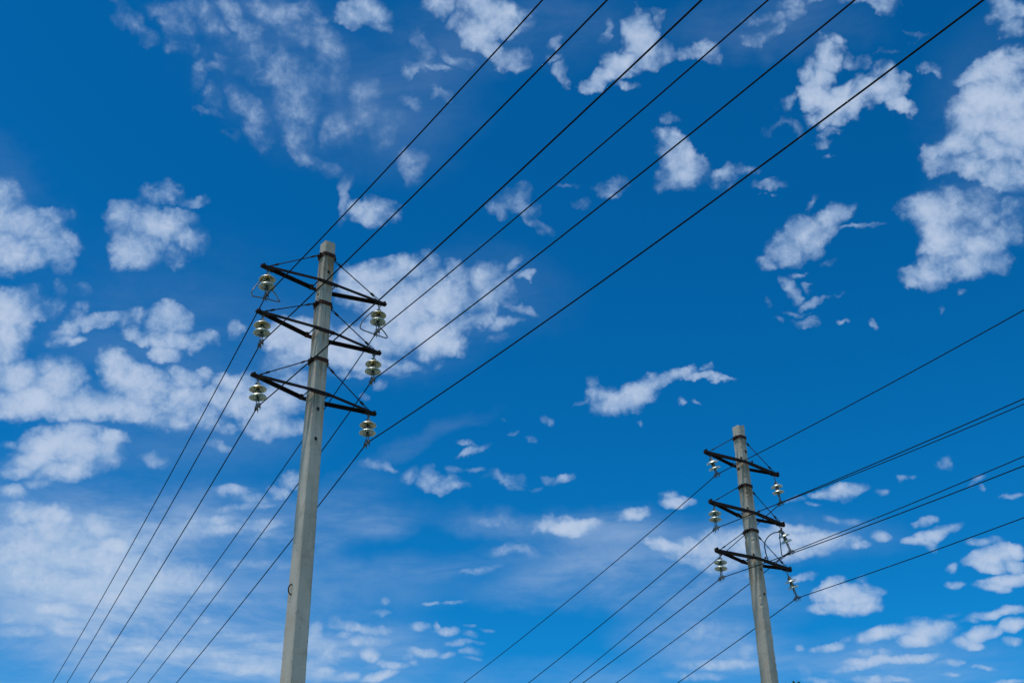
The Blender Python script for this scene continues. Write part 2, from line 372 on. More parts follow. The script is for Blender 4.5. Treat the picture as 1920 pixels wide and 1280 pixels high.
def shade(solid, thin):
    """cloud field -> a Background closure"""
    solid = mth('MAXIMUM', mth('MAXIMUM', solid, spare), 0.0)
    dens = mth('ADD', solid, mth('MULTIPLY', tear, mth('MULTIPLY', smooth(solid, 0.0, 0.35), smooth(solid, 0.5, 1.05, 1.0, 0.75))))
    tau = mth('POWER', mth('MAXIMUM', dens, 0.0), 2.0)
    tau = mth('ADD', tau, mth('MULTIPLY', smooth(solid, 0.0, 0.7), mth('MULTIPLY', puff.outputs[0], 0.2)))
    alpha = mth('SUBTRACT', 1.0, mth('EXPONENT', mth('MULTIPLY', tau, -1.95)))
    veil = mth('MULTIPLY', thin, veil_tex, clamp=True)
    both = mth('SUBTRACT', 1.0, mth('MULTIPLY', mth('MULTIPLY_ADD', alpha, -0.97, 1.0), mth('SUBTRACT', 1.0, veil)))
    white = mixc(smooth(dens, 0.4, 1.3), WH[0], WH[1])
    white = mixc(mth('MULTIPLY', lit, 0.35), white, WH[2])
    white = mixc(mth('MULTIPLY', low, 0.25), white, WH[3])
    bg = nd('ShaderNodeBackground')
    put(bg.inputs[0], mixc(both, bluer, white))
    bg.inputs[1].default_value = 0.1
    return bg.outputs[0]


WH = [(3.1, 4.7, 7.1, 1), (4.9, 5.9, 7.7, 1), (5.4, 6.4, 8.1, 1), (5.2, 6.5, 8.2, 1)]

# the layer is worked out patch by patch (azimuth by height), each patch with the clouds that reach it
ZC = [look(960, y_).z for y_ in (230, 470, 700, 900, 1080)]
XC = [look(x_, 700).x / look(x_, 700).y for x_ in (300, 560, 820, 1100, 1400, 1660)]
edges_z = [9] + ZC + [-9]
edges_x = [-99] + XC + [99]
boxes = []
for q in specs:
    px, py, rx, ry, ang, wt = q
    g_ = 1.3 if wt < 0 else GROW * (1 + 0.18 / wt) ** 0.5
    ca, sa = math.cos(R(ang)), math.sin(R(ang))
    us, zs_ = [], []
    for k in range(16):
        a_ = k * math.pi / 8
        ex, ey = (rx * g_ + 44) * math.cos(a_), (ry * g_ + 40) * math.sin(a_)
        d_ = look(px + ex * ca - ey * sa, py + ex * sa + ey * ca)
        us.append(d_.x / d_.y)
        zs_.append(d_.z)
    boxes.append((min(us), max(us), min(zs_), max(zs_)))


COUNT = []


def patch(i, j):
    u0, u1, z1, z0 = edges_x[j], edges_x[j + 1], edges_z[i], edges_z[i + 1]
    inside = [q for q, b_ in zip(specs, boxes) if b_[1] >= u0 and b_[0] <= u1 and b_[3] >= z0 and b_[2] <= z1]
    COUNT.append(len(inside))
    so_ = [q for q in inside if q[5] > 0]
    ve_ = [q for q in inside if q[5] < 0]
    return shade(cloud_chunk(so_, 0, False) if so_ else 0.0, cloud_chunk(ve_, 0, True) if ve_ else 0.0)


def split(vals, cuts, make, lo, hi):
    """binary tree of Mix Shaders with on/off factors"""
    if lo == hi:
        return make(lo)
    mid = (lo + hi) // 2
    n = nd('ShaderNodeMixShader')
    put(n.inputs[0], mth('GREATER_THAN', vals, cuts[mid]))
    a_ = split(vals, cuts, make, lo, mid)
    b_ = split(vals, cuts, make, mid + 1, hi)
    put(n.inputs[1], a_)
    put(n.inputs[2], b_)
    return n.outputs[0]


ratio = mth('DIVIDE', sep0.outputs[0], mth('MAXIMUM', sep0.outputs[1], 0.02))
neg_z = mth('MULTIPLY', sep0.outputs[2], -1.0)
rows = split(neg_z, [-z_ for z_ in ZC], lambda i: split(ratio, XC, lambda j: patch(i, j), 0, len(XC)), 0, len(ZC))
out = nd('ShaderNodeOutputWorld')
nt.links.new(rows, out.inputs[0])
world.cycles.sampling_method = 'MANUAL'
world.cycles.sample_map_resolution = 512


# ------------------------------------------------------------------ materials
class Mat:
    """small helper for node materials"""

    def __init__(s, name):
        s.m = bpy.data.materials.new(name)
        s.m.use_nodes = True
        s.t = s.m.node_tree
        s.b = s.t.nodes['Principled BSDF']

    def n(s, kind, **kw):
        x = s.t.nodes.new(kind)
        for k, v in kw.items():
            setattr(x, k, v)
        return x

    def put(s, sock, v):
        if isinstance(v, bpy.types.NodeSocket):
            s.t.links.new(v, sock)
        else:
            sock.default_value = v

    def noise(s, vec, scale, detail=4, rough=0.6, dist=0):
        x = s.n('ShaderNodeTexNoise')
        s.put(x.inputs['Vector'], vec)
        x.inputs['Scale'].default_value = scale
        x.inputs['Detail'].default_value = detail
        x.inputs['Roughness'].default_value = rough
        x.inputs['Distortion'].default_value = dist
        return x.outputs[0]

    def mul(s, vec, v):
        x = s.n('ShaderNodeVectorMath', operation='MULTIPLY')
        s.put(x.inputs[0], vec)
        s.put(x.inputs[1], v)
        return x.outputs[0]

    def math(s, op, a, b=0.0, clamp=False):
        x = s.n('ShaderNodeMath', operation=op, use_clamp=clamp)
        s.put(x.inputs[0], a)
        s.put(x.inputs[1], b)
        return x.outputs[0]

    def rng(s, v, lo, hi, a=0.0, b=1.0):
        x = s.n('ShaderNodeMapRange', interpolation_type='SMOOTHSTEP')
        for i, q in enumerate((v, lo, hi, a, b)):
            s.put(x.inputs[i], q)
        return x.outputs[0]

    def mix(s, f, a, b):
        x = s.n('ShaderNodeMix', data_type='RGBA')
        s.put(x.inputs[0], f)
        s.put(x.inputs[6], a)
        s.put(x.inputs[7], b)
        return x.outputs[2]

    def obj(s):
        return s.n('ShaderNodeTexCoord').outputs['Object']

    def bump(s, h, strength, dist):
        x = s.n('ShaderNodeBump')
        x.inputs['Strength'].default_value = strength
        x.inputs['Distance'].default_value = dist
        s.put(x.inputs['Height'], h)
        s.t.links.new(x.outputs[0], s.b.inputs['Normal'])

    def set(s, **kw):
        for k, v in kw.items():
            s.put(s.b.inputs[k.replace('_', ' ')], v)
        return s.m


def concrete(name, seed, bands, rust):
    M = Mat(name)
    o = M.obj()
    o2 = M.n('ShaderNodeVectorMath', operation='ADD')
    M.put(o2.inputs[0], o)
    M.put(o2.inputs[1], (seed, seed * 2.3, seed * 0.7))
    p = o2.outputs[0]
    big = M.noise(M.mul(p, (2.2, 2.2, 0.7)), 1.0, 5, 0.6)
    runs = M.noise(M.mul(p, (22, 22, 0.9)), 1.0, 5, 0.6)
    grit = M.noise(p, 70, 4, 0.7)
    lift = M.noise(M.mul(p, (1.5, 1.5, 14)), 1.0, 3, 0.5)
    c = M.mix(M.rng(big, 0.3, 0.7), (0.37, 0.32, 0.24, 1), (0.51, 0.45, 0.355, 1))
    c = M.mix(M.math('MULTIPLY', M.rng(runs, 0.48, 0.75), 0.22), c, (0.23, 0.19, 0.14, 1))
    c = M.mix(M.math('MULTIPLY', M.rng(grit, 0.35, 0.75), 0.35), c, (0.56, 0.47, 0.37, 1))
    c = M.mix(M.math('MULTIPLY', M.rng(lift, 0.55, 0.75), 0.18), c, (0.26, 0.215, 0.165, 1))
    warm = M.noise(p, 2.6, 5, 0.65)
    c = M.mix(M.math('MULTIPLY', M.rng(warm, 0.5, 0.68), 0.35), c, (0.36, 0.265, 0.165, 1))
    c = M.mix(M.math('MULTIPLY', M.rng(M.noise(p, 6.5, 5, 0.7), 0.52, 0.7), 0.4), c, (0.19, 0.17, 0.13, 1))
    # air holes in the casting
    v = M.n('ShaderNodeTexVoronoi')
    M.put(v.inputs['Vector'], M.mul(p, (1, 1, 0.7)))
    v.inputs['Scale'].default_value = 17
    hole = M.math('MULTIPLY', M.rng(v.outputs['Distance'], 0.10, 0.17, 1, 0), M.rng(M.noise(p, 3.1, 3), 0.5, 0.6))
    c = M.mix(M.math('MULTIPLY', hole, 0.8), c, (0.06, 0.058, 0.05, 1))
    # rust that has run down from the iron bands
    sp = M.n('ShaderNodeSeparateXYZ')
    M.put(sp.inputs[0], o)
    z = sp.outputs[2]
    tot = 0.0
    for (zb, ln, amt) in bands:
        top = M.rng(z, zb - 0.02, zb + 0.03, 1, 0)
        down = M.rng(z, zb - ln, zb - 0.03, 0, 1)
        tot = M.math('MAXIMUM', tot, M.math('MULTIPLY', M.math('MULTIPLY', top, down), amt))
    st = M.noise(M.mul(p, (13, 13, 0.55)), 1.0, 4, 0.55)
    streak = M.math('MULTIPLY', M.rng(st, 0.43, 0.60), tot)
    c = M.mix(M.math('MULTIPLY', streak, rust), c, (0.25, 0.135, 0.05, 1))
    st2 = M.noise(M.mul(p, (26, 26, 0.8)), 1.0, 4, 0.55)
    c = M.mix(M.math('MULTIPLY', M.math('MULTIPLY', M.rng(st2, 0.5, 0.64), tot), 0.5), c, (0.085, 0.08, 0.062, 1))
    M.bump(M.math('ADD', M.math('MULTIPLY', grit, 0.6), M.math('MULTIPLY', hole, -1.0)), 0.5, 0.006)
    return M.set(Base_Color=c, Roughness=0.92)


def iron(name, a, b, rough=0.75, metal=0.0):
    M = Mat(name)
    o = M.obj()
    n1 = M.noise(o, 14, 5, 0.65)
    n2 = M.noise(o, 60, 4, 0.7)
    c = M.mix(M.rng(n1, 0.35, 0.68), a, b)
    M.bump(n2, 0.4, 0.002)
    return M.set(Base_Color=c, Roughness=rough, Metallic=metal, Specular_IOR_Level=0.25)


M_concL = concrete('concrete_left', 3.1, [(12.65, 1.0, 1.0), (12.12, 0.35, 0.6), (11.73, 0.6, 1.0), (11.25, 0.35, 0.9), (10.72, 0.6, 0.9), (10.2, 0.8, 0.9)], 0.85)
M_concR = concrete('concrete_right', 8.4, [(13.0, 0.25, 0.7), (12.4, 0.4, 0.8), (11.87, 0.55, 1.0), (11.3, 0.35, 0.8), (10.87, 0.65, 1.0), (10.27, 0.8, 0.9)], 0.9)
M_iron = iron('painted_iron', (0.010, 0.008, 0.007, 1), (0.030, 0.014, 0.010, 1), 0.85)
M_rust = iron('rusted_iron', (0.020, 0.013, 0.011, 1), (0.075, 0.026, 0.017, 1), 0.9)
M_rod = iron('black_steel', (0.018, 0.017, 0.017, 1), (0.035, 0.027, 0.023, 1))
M_galv = iron('galvanised_steel', (0.12, 0.115, 0.10, 1), (0.24, 0.225, 0.19, 1), 0.75)
M_fit = iron('weathered_fitting', (0.07, 0.07, 0.07, 1), (0.19, 0.175, 0.155, 1), 0.5)
M_dark = iron('dark_bolt_and_hole_shade', (0.012, 0.01, 0.009, 1), (0.03, 0.02, 0.016, 1))
M_wire = iron('weathered_conductor', (0.008, 0.008, 0.009, 1), (0.016, 0.015, 0.014, 1), 0.9)
wb = M_wire.node_tree.nodes['Principled BSDF']
wb.inputs['Specular IOR Level'].default_value = 0.05
M_wire.node_tree.links.remove(wb.inputs['Normal'].links[0])   # too thin for a bump


def strand(name):
    M = Mat(name)
    w = M.n('ShaderNodeTexWave', wave_type='BANDS', bands_direction='DIAGONAL')
    M.put(w.inputs['Vector'], M.obj())
    w.inputs['Scale'].default_value = 14
    w.inputs['Distortion'].default_value = 1.5
    c = M.mix(M.rng(w.outputs[1], 0.55, 0.95), (0.045, 0.045, 0.046, 1), (0.34, 0.34, 0.34, 1))
    return M.set(Base_Color=c, Roughness=0.4, Metallic=0.6)


M_loop = strand('stranded_cable')


def glass(name, tint, sub):
    M = Mat(name)
    o = M.obj()
    dirt = M.noise(o, 26, 4, 0.6)
    c = M.mix(M.rng(dirt, 0.35, 0.75), tint, sub)
    return M.set(Base_Color=c, Roughness=0.42, IOR=1.42, Specular_IOR_Level=0.3, Transmission_Weight=M.rng(dirt, 0.3, 0.8, 0.72, 0.5))


M_glassY = glass('yellowed_glass', (0.52, 0.46, 0.17, 1), (0.36, 0.29, 0.08, 1))
M_glassG = glass('green_glass', (0.46, 0.60, 0.52, 1), (0.33, 0.43, 0.34, 1))


# ------------------------------------------------------------------ mesh helpers
class MB:
    def __init__(s):
        s.v = []
        s.f = []
        s.sm = []

    def add(s, vs, fs, smooth=False):
        o = len(s.v)
        s.v += [tuple(v) for v in vs]
        s.f += [tuple(i + o for i in f) for f in fs]
        s.sm += [smooth] * len(fs)

    def box(s, c, size, rot=None, bev=0.0):
        """box centred at c; bevelled along every edge when bev > 0"""
        hx, hy, hz = [q / 2 for q in size]
        c = Vector(c)
        rot = rot or Matrix.Identity(3)
        if bev <= 0:
            vs = [c + rot @ Vector((x * hx, y * hy, z * hz)) for x in (-1, 1) for y in (-1, 1) for z in (-1, 1)]
            s.add(vs, [(0, 1, 3, 2), (4, 6, 7, 5), (0, 4, 5, 1), (2, 3, 7, 6), (0, 2, 6, 4), (1, 5, 7, 3)])
            return
        b = min(bev, hx * .45, hy * .45, hz * .45)
        vs = []
        for z, ins in ((-hz, b), (-hz + b, 0), (hz - b, 0), (hz, b)):
            ax, ay = hx - ins, hy - ins
            for (x, y) in ((-ax + b, -ay), (ax - b, -ay), (ax, -ay + b), (ax, ay - b), (ax - b, ay), (-ax + b, ay), (-ax, ay - b), (-ax, -ay + b)):
                vs.append(c + rot @ Vector((x, y, z)))
        fs = [tuple(range(7, -1, -1)), tuple(range(24, 32))]
        for r in range(3):
            for i in range(8):
                j = (i + 1) % 8
                fs.append((r * 8 + i, r * 8 + j, r * 8 + 8 + j, r * 8 + 8 + i))
        s.add(vs, fs)

    def bar(s, a, b, w, h, up=(0, 0, 1), off=(0, 0), bev=0.0):
        """rectangular bar from a to b; w sideways, h along up; off shifts (side, up)"""
        a, b = Vector(a), Vector(b)
        d = (b - a)
        L = d.length
        d.normalize()
        u = Vector(up)
        side = d.cross(u).normalized()
        u = side.cross(d).normalized()
        c = (a + b) / 2 + side * off[0] + u * off[1]
        s.box(c, (L, w, h), Matrix((d, -side, u)).transposed(), bev)

    def tube(s, pts, r, n=8, cap=True, smooth=True, closed=False):
        pts = [Vector(p) for p in pts]
        vs = []
        prev = None
        N = len(pts)
        for i, p in enumerate(pts):
            if closed:
                t = (pts[(i + 1) % N] - pts[i - 1]).normalized()
            else:
                t = (pts[min(i + 1, N - 1)] - pts[max(i - 1, 0)]).normalized()
            if prev is None:
                ref = Vector((0, 0, 1)) if abs(t.z) < 0.9 else Vector((1, 0, 0))
                nrm = t.cross(ref).normalized()
            else:
                nrm = (prev - t * prev.dot(t)).normalized()
            prev = nrm
            bn = t.cross(nrm)
            rr = r[i] if isinstance(r, (list, tuple)) else r
            for k in range(n):
                a = 2 * math.pi * k / n
                vs.append(p + nrm * math.cos(a) * rr + bn * math.sin(a) * rr)
        fs = []
        for i in range(N if closed else N - 1):
            j = (i + 1) % N
            for k in range(n):
                q = (k + 1) % n
                fs.append((i * n + k, i * n + q, j * n + q, j * n + k))
        s.add(vs, fs, smooth)
        if cap and not closed:
            s.f.append(tuple(range(len(s.v) - n, len(s.v))))
            s.sm.append(False)
            base = len(s.v) - n * N
            s.f.append(tuple(range(base + n - 1, base - 1, -1)))
            s.sm.append(False)

    def lathe(s, prof, n=32, z0=0.0, smooth=True):
        """closed profile of (r, z), spun about z"""
        vs = []
        for k in range(n):
            a = 2 * math.pi * k / n
            for (r, z) in prof:
                vs.append((max(r, 1e-4) * math.cos(a), max(r, 1e-4) * math.sin(a), z + z0))
        P = len(prof)
        fs = []
        for k in range(n):
            q = (k + 1) % n
            for i in range(P - 1):
                fs.append((k * P + i, q * P + i, q * P + i + 1, k * P + i + 1))
        s.add(vs, fs, smooth)

    def build(s, name, mat, parent=None, label=None):
        me = bpy.data.meshes.new(name)
        me.from_pydata(s.v, [], s.f)
        me.polygons.foreach_set('use_smooth', s.sm)
        me.materials.append(mat)
        me.validate()
        me.update()
        o = bpy.data.objects.new(name, me)
        COL.objects.link(o)
        if parent is not None:
            o.parent = parent
        if label:
            o['label'] = label
        return o


def tag(o, label, cat, group=None, kind=None):
    if kind:
        o['kind'] = kind
        return o
    o['label'] = label
    o['category'] = cat
    if group:
        o['group'] = group
    return o


def empty(name, mat):
    o = bpy.data.objects.new(name, None)
    o.empty_display_size = 0.3
    COL.objects.link(o)
    o.matrix_world = mat
    return o


# ------------------------------------------------------------------ ground
def make_ground():
    b = MB()
    rings = [0, 6, 14, 30, 60, 120, 300, 800, 2500, 8000]
    n = 48
    vs = [(0, 0, 0)]
    for r in rings[1:]:
        for k in range(n):
            a = 2 * math.pi * k / n
            vs.append((r * math.cos(a), r * math.sin(a), 0))
    fs = [(0, 1 + k, 1 + (k + 1) % n) for k in range(n)]
    for i in range(len(rings) - 2):
        for k in range(n):
            q = (k + 1) % n
            o = 1 + i * n
            fs.append((o + k, o + n + k, o + n + q, o + q))
    b.add(vs, fs)
    M = Mat('dry_grass')
    o = M.obj()
    c = M.mix(M.rng(M.noise(o, 0.25, 6, 0.6), 0.3, 0.7), (0.26, 0.25, 0.14, 1), (0.40, 0.36, 0.26, 1))
    c = M.mix(M.math('MULTIPLY', M.noise(o, 9, 5, 0.7), 0.5), c, (0.07, 0.09, 0.03, 1))
    M.bump(M.noise(o, 22, 5, 0.7), 0.8, 0.05)
    g = b.build('ground', M.set(Base_Color=c, Roughness=0.95))
    tag(g, None, None, kind='structure')


make_ground()

# ------------------------------------------------------------------ the two poles
POLES = [
    dict(loc=(-2.944, 16.07), az=0.629, top=12.93, lean=0.0024, rough=0.25, seed=5, mat=M_concL,
         tipL=[(1.067, 12.104), (1.062, 11.290), (1.027, 10.216)], tipR=[(1.098, 12.187), (1.049, 11.256), (1.021, 10.174)],
         band=[12.67, 11.76, 10.752], near=0.048, side='left'),
    dict(loc=(4.846, 23.533), az=0.615, top=13.34, lean=0.0125, rough=1.0, seed=11, mat=M_concR,
         tipL=[(1.064, 12.441), (1.066, 11.329), (1.027, 10.301)], tipR=[(1.058, 12.454), (1.036, 11.301), (1.065, 10.317)],
         band=[13.03, 11.905, 10.91], near=0.058, side='right'),
]


def half_w(P, z):
    return (0.092 + (P['top'] - z) * 0.0036)


def half_d(P, z):
    return (0.100 + (P['top'] - z) * 0.0075)


def cx(P, z):
    return (P['top'] - z) * P['lean'] * (1.0 if z < 10 else max(0.0, (P['top'] - z) / (P['top'] - 10)))


def make_shaft(P, root):
    rnd = random.Random(P['seed'])
    b = MB()
    zs = []
    z = -0.4
    while z < P['top'] - 0.03:
        zs.append(z)
        z += 0.045
    zs.append(P['top'])
    vs = []
    NR = 12
    chip = [[0.0] * len(zs) for _ in range(4)]
    for c in range(4):
        v = 0
        for i in range(len(zs)):
            v = v * 0.72 + rnd.uniform(-1, 1) * 0.5
            chip[c][i] = v
            if rnd.random() < 0.03 + 0.05 * P['rough']:
                chip[c][i] += rnd.uniform(0.8, 2.2)
    for i, z in enumerate(zs):
        w, d = half_w(P, z), half_d(P, z)
        x0 = cx(P, z)
        cur = []
        # corners: front-left, front-right, back-right, back-left
        for c, (sx, sy) in enumerate(((-1, -1), (1, -1), (1, 1), (-1, 1))):
            ch = 0.016 + 0.004 * P['rough'] + max(-0.008, 0.009 * (0.3 + P['rough']) * chip[c][i])
            e = P['top'] - z
            if e < 0.05:
                ch += 0.008
            ch = min(ch, 0.05)
            px_, py_ = sx * w, sy * d
            a = (px_ - sx * ch, py_)
            m_ = (px_ - sx * ch * 0.42, py_ - sy * ch * 0.42)
            q = (px_, py_ - sy * ch)
            tri = [a, m_, q] if (sx * sy) < 0 else [q, m_, a]
            cur += tri
        zz = z
        for (x, y) in cur:
            dz = 0
            if i == len(zs) - 1:
                dz = rnd.uniform(-0.018, 0.006) * (0.5 + P['rough'])
                if P['rough'] > 0.5 and x < -0.02:
                    dz -= 0.035
            s_ = 1.0 + rnd.uniform(-1, 1) * 0.004
            vs.append((x * s_ + x0, y * s_, zz + dz))
    fs = []
    for i in range(len(zs) - 1):
        for k in range(NR):
            q = (k + 1) % NR
            fs.append((i * NR + k, i * NR + q, (i + 1) * NR + q, (i + 1) * NR + k))
    o = (len(zs) - 1) * NR
    vs.append((0, 0, P['top'] - 0.01))
    for k in range(NR):
        fs.append((o + k, o + (k + 1) % NR, len(vs) - 1))
    b.add(vs, fs)
    b.build('shaft', P['mat'], root)


def make_collar(P, root, zb):
    """iron strap round the shaft with an ear on either side"""
    w, d, x0 = half_w(P, zb) + 0.006, half_d(P, zb) + 0.006, cx(P, zb)
    b = MB()
    t = 0.010
    h = 0.062
    c = 0.020
    ring = [(-w + c, -d), (w - c, -d), (w, -d + c), (w, d - c), (w - c, d), (-w + c, d), (-w, d - c), (-w, -d + c)]
    vs = []
    for (x, y) in ring:
        k = Vector((x, y)).normalized() * t
        for (ox, oy, z) in ((0, 0, -h / 2), (k.x * 1.3, k.y * 1.3, -h / 2), (k.x * 1.3, k.y * 1.3, h / 2), (0, 0, h / 2)):
            vs.append((x + ox + x0, y + oy, zb + z))
    fs = []
    for i in range(8):
        j = (i + 1) % 8
        for k in range(4):
            q = (k + 1) % 4
            fs.append((i * 4 + k, j * 4 + k, j * 4 + q, i * 4 + q))
    b.add(vs, fs)
    for s in (-1, 1):
        xo = x0 + s * (w + 0.028)
        b.box((xo, -0.030, zb), (0.036, 0.012, 0.075), bev=0.002)
        b.box((xo, 0.030, zb), (0.036, 0.012, 0.075), bev=0.002)
        b.box((x0 + s * (w + 0.012), 0, zb), (0.010, 0.10, 0.062), bev=0.002)
    o = b.build('collar', M_rust, root)
    for s in (-1, 1):
        xo = x0 + s * (w + 0.034)
        q = MB()
        q.tube([(xo, -0.062, zb), (xo, 0.062, zb)], 0.010, 8)
        q.tube([(xo, -0.052, zb), (xo, -0.040, zb)], 0.018, 6, smooth=False)
        q.tube([(xo, 0.040, zb), (xo, 0.052, zb)], 0.018, 6, smooth=False)
        q.build('bolt', M_dark, o)
    return (x0 - w - 0.034, x0 + w + 0.034)


def make_arm(P, root, k):
    """flat iron A-frame: on each side two members meet at the tip; they clasp the shaft"""
    zl, zr = P['tipL'][k][1], P['tipR'][k][1]
    z0 = (zl + zr) / 2 - 0.01
    w, d, x0 = half_w(P, z0), half_d(P, z0) + 0.004, cx(P, z0)
    arm = MB()
    hn = P['near']
    hf = 0.052
    # front strap over the concrete face, rear strap behind it
    arm.box((x0 + 0.01, -d - 0.008, z0), (2 * w + 0.13, 0.010, max(hn, 0.066)), bev=0.002)
    arm.box((x0, d + 0.060, z0), (2 * w + 0.13, 0.010, 0.066), bev=0.002)
    root_o = arm.build('crossarm', M_iron, root)
    for s, (L, zt) in ((-1, P['tipL'][k]), (1, P['tipR'][k])):
        for fr in (-1, 1):
            b = MB()
            hh = hn if fr < 0 else hf
            A = Vector((x0 + s * (w + 0.045), fr * (d + 0.016) + (0.055 if fr > 0 else 0.0), z0))
            B = Vector((s * (L - 0.03), fr * 0.018, zt))
            up = Vector((0, 0, 1))
            # vertical flange
            b.bar(A, B, 0.006, hh, up, bev=0.001)
            # horizontal flange along the top edge, turned in
            dvec = (B - A).normalized()
            side = dvec.cross(up).normalized()
            sgn = -1 if (side.y * fr) > 0 else 1
            A2 = A + side * sgn * 0.003
            b.bar(A2, B, 0.046 if fr > 0 else 0.040, 0.006, up, off=(sgn * 0.024, hh / 2 - 0.004), bev=0.001)
            if P['rough'] > 0.5 and fr < 0:
                b.bar(A2, B, 0.040, 0.006, up, off=(sgn * 0.024, -hh / 2 + 0.004), bev=0.001)
            b.build('strut', M_iron, root_o)
        # tip plates and the pointed end of the lower plate
        b = MB()
        hp = 0.062 if P['rough'] < 0.5 else 0.095
        b.box((s * (L - 0.055), 0, zt), (0.15, 0.058, hp * 0.72), bev=0.003)
        xa, xb = s * (L - 0.19), s * (L + 0.012)
        zq = zt - hp / 2
        vs = [(xa, -0.05, zq), (xa, 0.05, zq), (xb, 0.012, zq), (xb, -0.012, zq), (xa, -0.05, zq + .008), (xa, 0.05, zq + .008), (xb, 0.012, zq + .008), (xb, -0.012, zq + .008)]
        b.add(vs, [(0, 1, 2, 3), (7, 6, 5, 4), (0, 4, 5, 1), (1, 5, 6, 2), (2, 6, 7, 3), (3, 7, 4, 0)])
        b.box((s * (L - 0.02), 0, zt + hp * 0.2), (0.03, 0.085, hp * 0.8), bev=0.003)
        b.build('tip_plate', M_iron, root_o)
        # bolt and spacer that tie front and rear straps beside the shaft
        xo = x0 + s * (w + 0.052)
        b = MB()
        b.tube([(xo, -d - 0.05, z0), (xo, d + 0.105, z0)], 0.009, 8)
        b.tube([(xo, -d - 0.034, z0), (xo, -d - 0.020, z0)], 0.019, 6, smooth=False)
        b.tube([(xo, d + 0.080, z0), (xo, d + 0.096, z0)], 0.019, 6, smooth=False)
        b.build('bolt', M_dark, root_o)
        b = MB()
        b.box((xo + s * 0.004, d + 0.032, z0), (0.052, 0.045, 0.078), bev=0.004)
        if P['rough'] > 0.5:
            b.build('lug', M_rust, root_o)
            b = MB()
            b.box((xo + s * 0.010, -d - 0.024, z0 + 0.052), (0.05, 0.012, 0.045), bev=0.003)
        b.build('lug', M_rust, root_o)
    return root_o


def make_rod(P, root, zb, xe, s, tip, zt, twin=False):
    """tie rod from the collar ear down to the crossarm near its tip"""
    A = Vector((xe, 0, zb))
    B = Vector((s * (tip - 0.13), 0, zt + 0.045))
    d = (B - A).normalized()
    side = Vector((0, 1, 0))
    b = MB()
    # eye strap at the collar: a narrow fork
    for q in (-1, 1):
        b.tube([A + side * 0.017 * q, A + d * 0.10 + side * 0.014 * q], 0.006, 6)
    b.bar(A + d * 0.095, A + d * 0.165, 0.034, 0.022, (0, 0, 1), bev=0.003)
    b.tube([A + d * 0.16, B - d * 0.13], 0.0085, 8)
    b.bar(B - d * 0.16, B - d * 0.09, 0.036, 0.024, (0, 0, 1), bev=0.003)
    for q in (-1, 1):
        b.tube([B - d * 0.10 + side * 0.014 * q, B + d * 0.02 + side * 0.018 * q], 0.006, 6)
    b.build('tie_rod', M_rod, root)


def make_pole(P, label):
    mw = Matrix.Translation((P['loc'][0], P['loc'][1], 0)) @ Matrix.Rotation(P['az'], 4, 'Z')
    root = empty('utility_pole', mw)
    tag(root, label, 'utility pole', 'concrete power line poles')
    make_shaft(P, root)
    for k in range(3):
        xl, xr = make_collar(P, root, P['band'][k])
        make_arm(P, root, k)
        for s, xe, tips in ((-1, xl, P['tipL']), (1, xr, P['tipR'])):
            make_rod(P, root, P['band'][k], xe, s, tips[k][0], tips[k][1])
    return root


def hole(P, root, x, z, face, size=0.035, mat=None):  # thin dark plate on the face, coloured as the shade inside a hole
    b = MB()
    if face == 'front':
        y = -half_d(P, z) - 0.0015
        b.box((x, y, z), (size, 0.005, size * 1.25))
    else:
        xx = cx(P, z) - half_w(P, z) - 0.0015
        b.box((xx, x, z), (0.005, size, size * 1.25))
    b.build('bolt_hole_shade', mat or M_dark, root)


rootL = make_pole(POLES[0], 'large grey concrete pole at left, with three black crossarms and a square clean edge')
rootR = make_pole(POLES[1], 'smaller farther concrete pole at right, with chipped edges and rust stained faces')
P = POLES[0]
for (x, z, f, s_) in ((-0.0, 12.343, 'front', 0.042), (0.003, 9.912, 'front', 0.042), (0.003, 9.423, 'front', 0.040), (0.003, 11.945, 'side', 0.034), (-0.01, 11.855, 'side', 0.026)):
    hole(P, rootL, x, z, f, s_)
P = POLES[1]
for (x, z, f, s_) in ((0.03, 12.696, 'front', 0.050), (0.060, 10.088, 'front', 0.040), (0.062, 9.572, 'front', 0.044), (0.036, 12.314, 'side', 0.045)):
    hole(P, rootR, x, z, f, s_)
# the lifting loop low on the left pole
b = MB()
zc = 7.17
xx = cx(POLES[0], zc) - half_w(POLES[0], zc)
pts = []
for i in range(13):
    a = math.pi * i / 12
    pts.append((xx + 0.006 - 0.058 * math.sin(a), 0.02, zc + 0.075 * math.cos(a)))
b.tube(pts, 0.009, 8)
b.build('lifting_loop', M_rust, rootL)


# ------------------------------------------------------------------ insulator strings
CAP = [(0.0, 0.020), (0.014, 0.020), (0.016, 0.006), (0.030, 0.000), (0.038, -0.012), (0.041, -0.045), (0.047, -0.062), (0.046, -0.070), (0.0, -0.070)]
SHED = [(0.028, -0.062), (0.060, -0.064), (0.088, -0.072), (0.112, -0.086), (0.1265, -0.103), (0.1275, -0.110), (0.1235, -0.112),
        (0.115, -0.102), (0.107, -0.095), (0.1035, -0.104), (0.1010, -0.118), (0.0965, -0.118), (0.0940, -0.098), (0.0850, -0.088),
        (0.0800, -0.096), (0.0775, -0.116), (0.0725, -0.116), (0.0695, -0.090), (0.0600, -0.082), (0.0545, -0.092), (0.052, -0.108),
        (0.047, -0.108), (0.044, -0.084), (0.028, -0.078), (0.028, -0.062)]
PIN = [(0.0, -0.070), (0.020, -0.070), (0.026, -0.082), (0.024, -0.092), (0.011, -0.096), (0.0095, -0.128), (0.0, -0.128)]


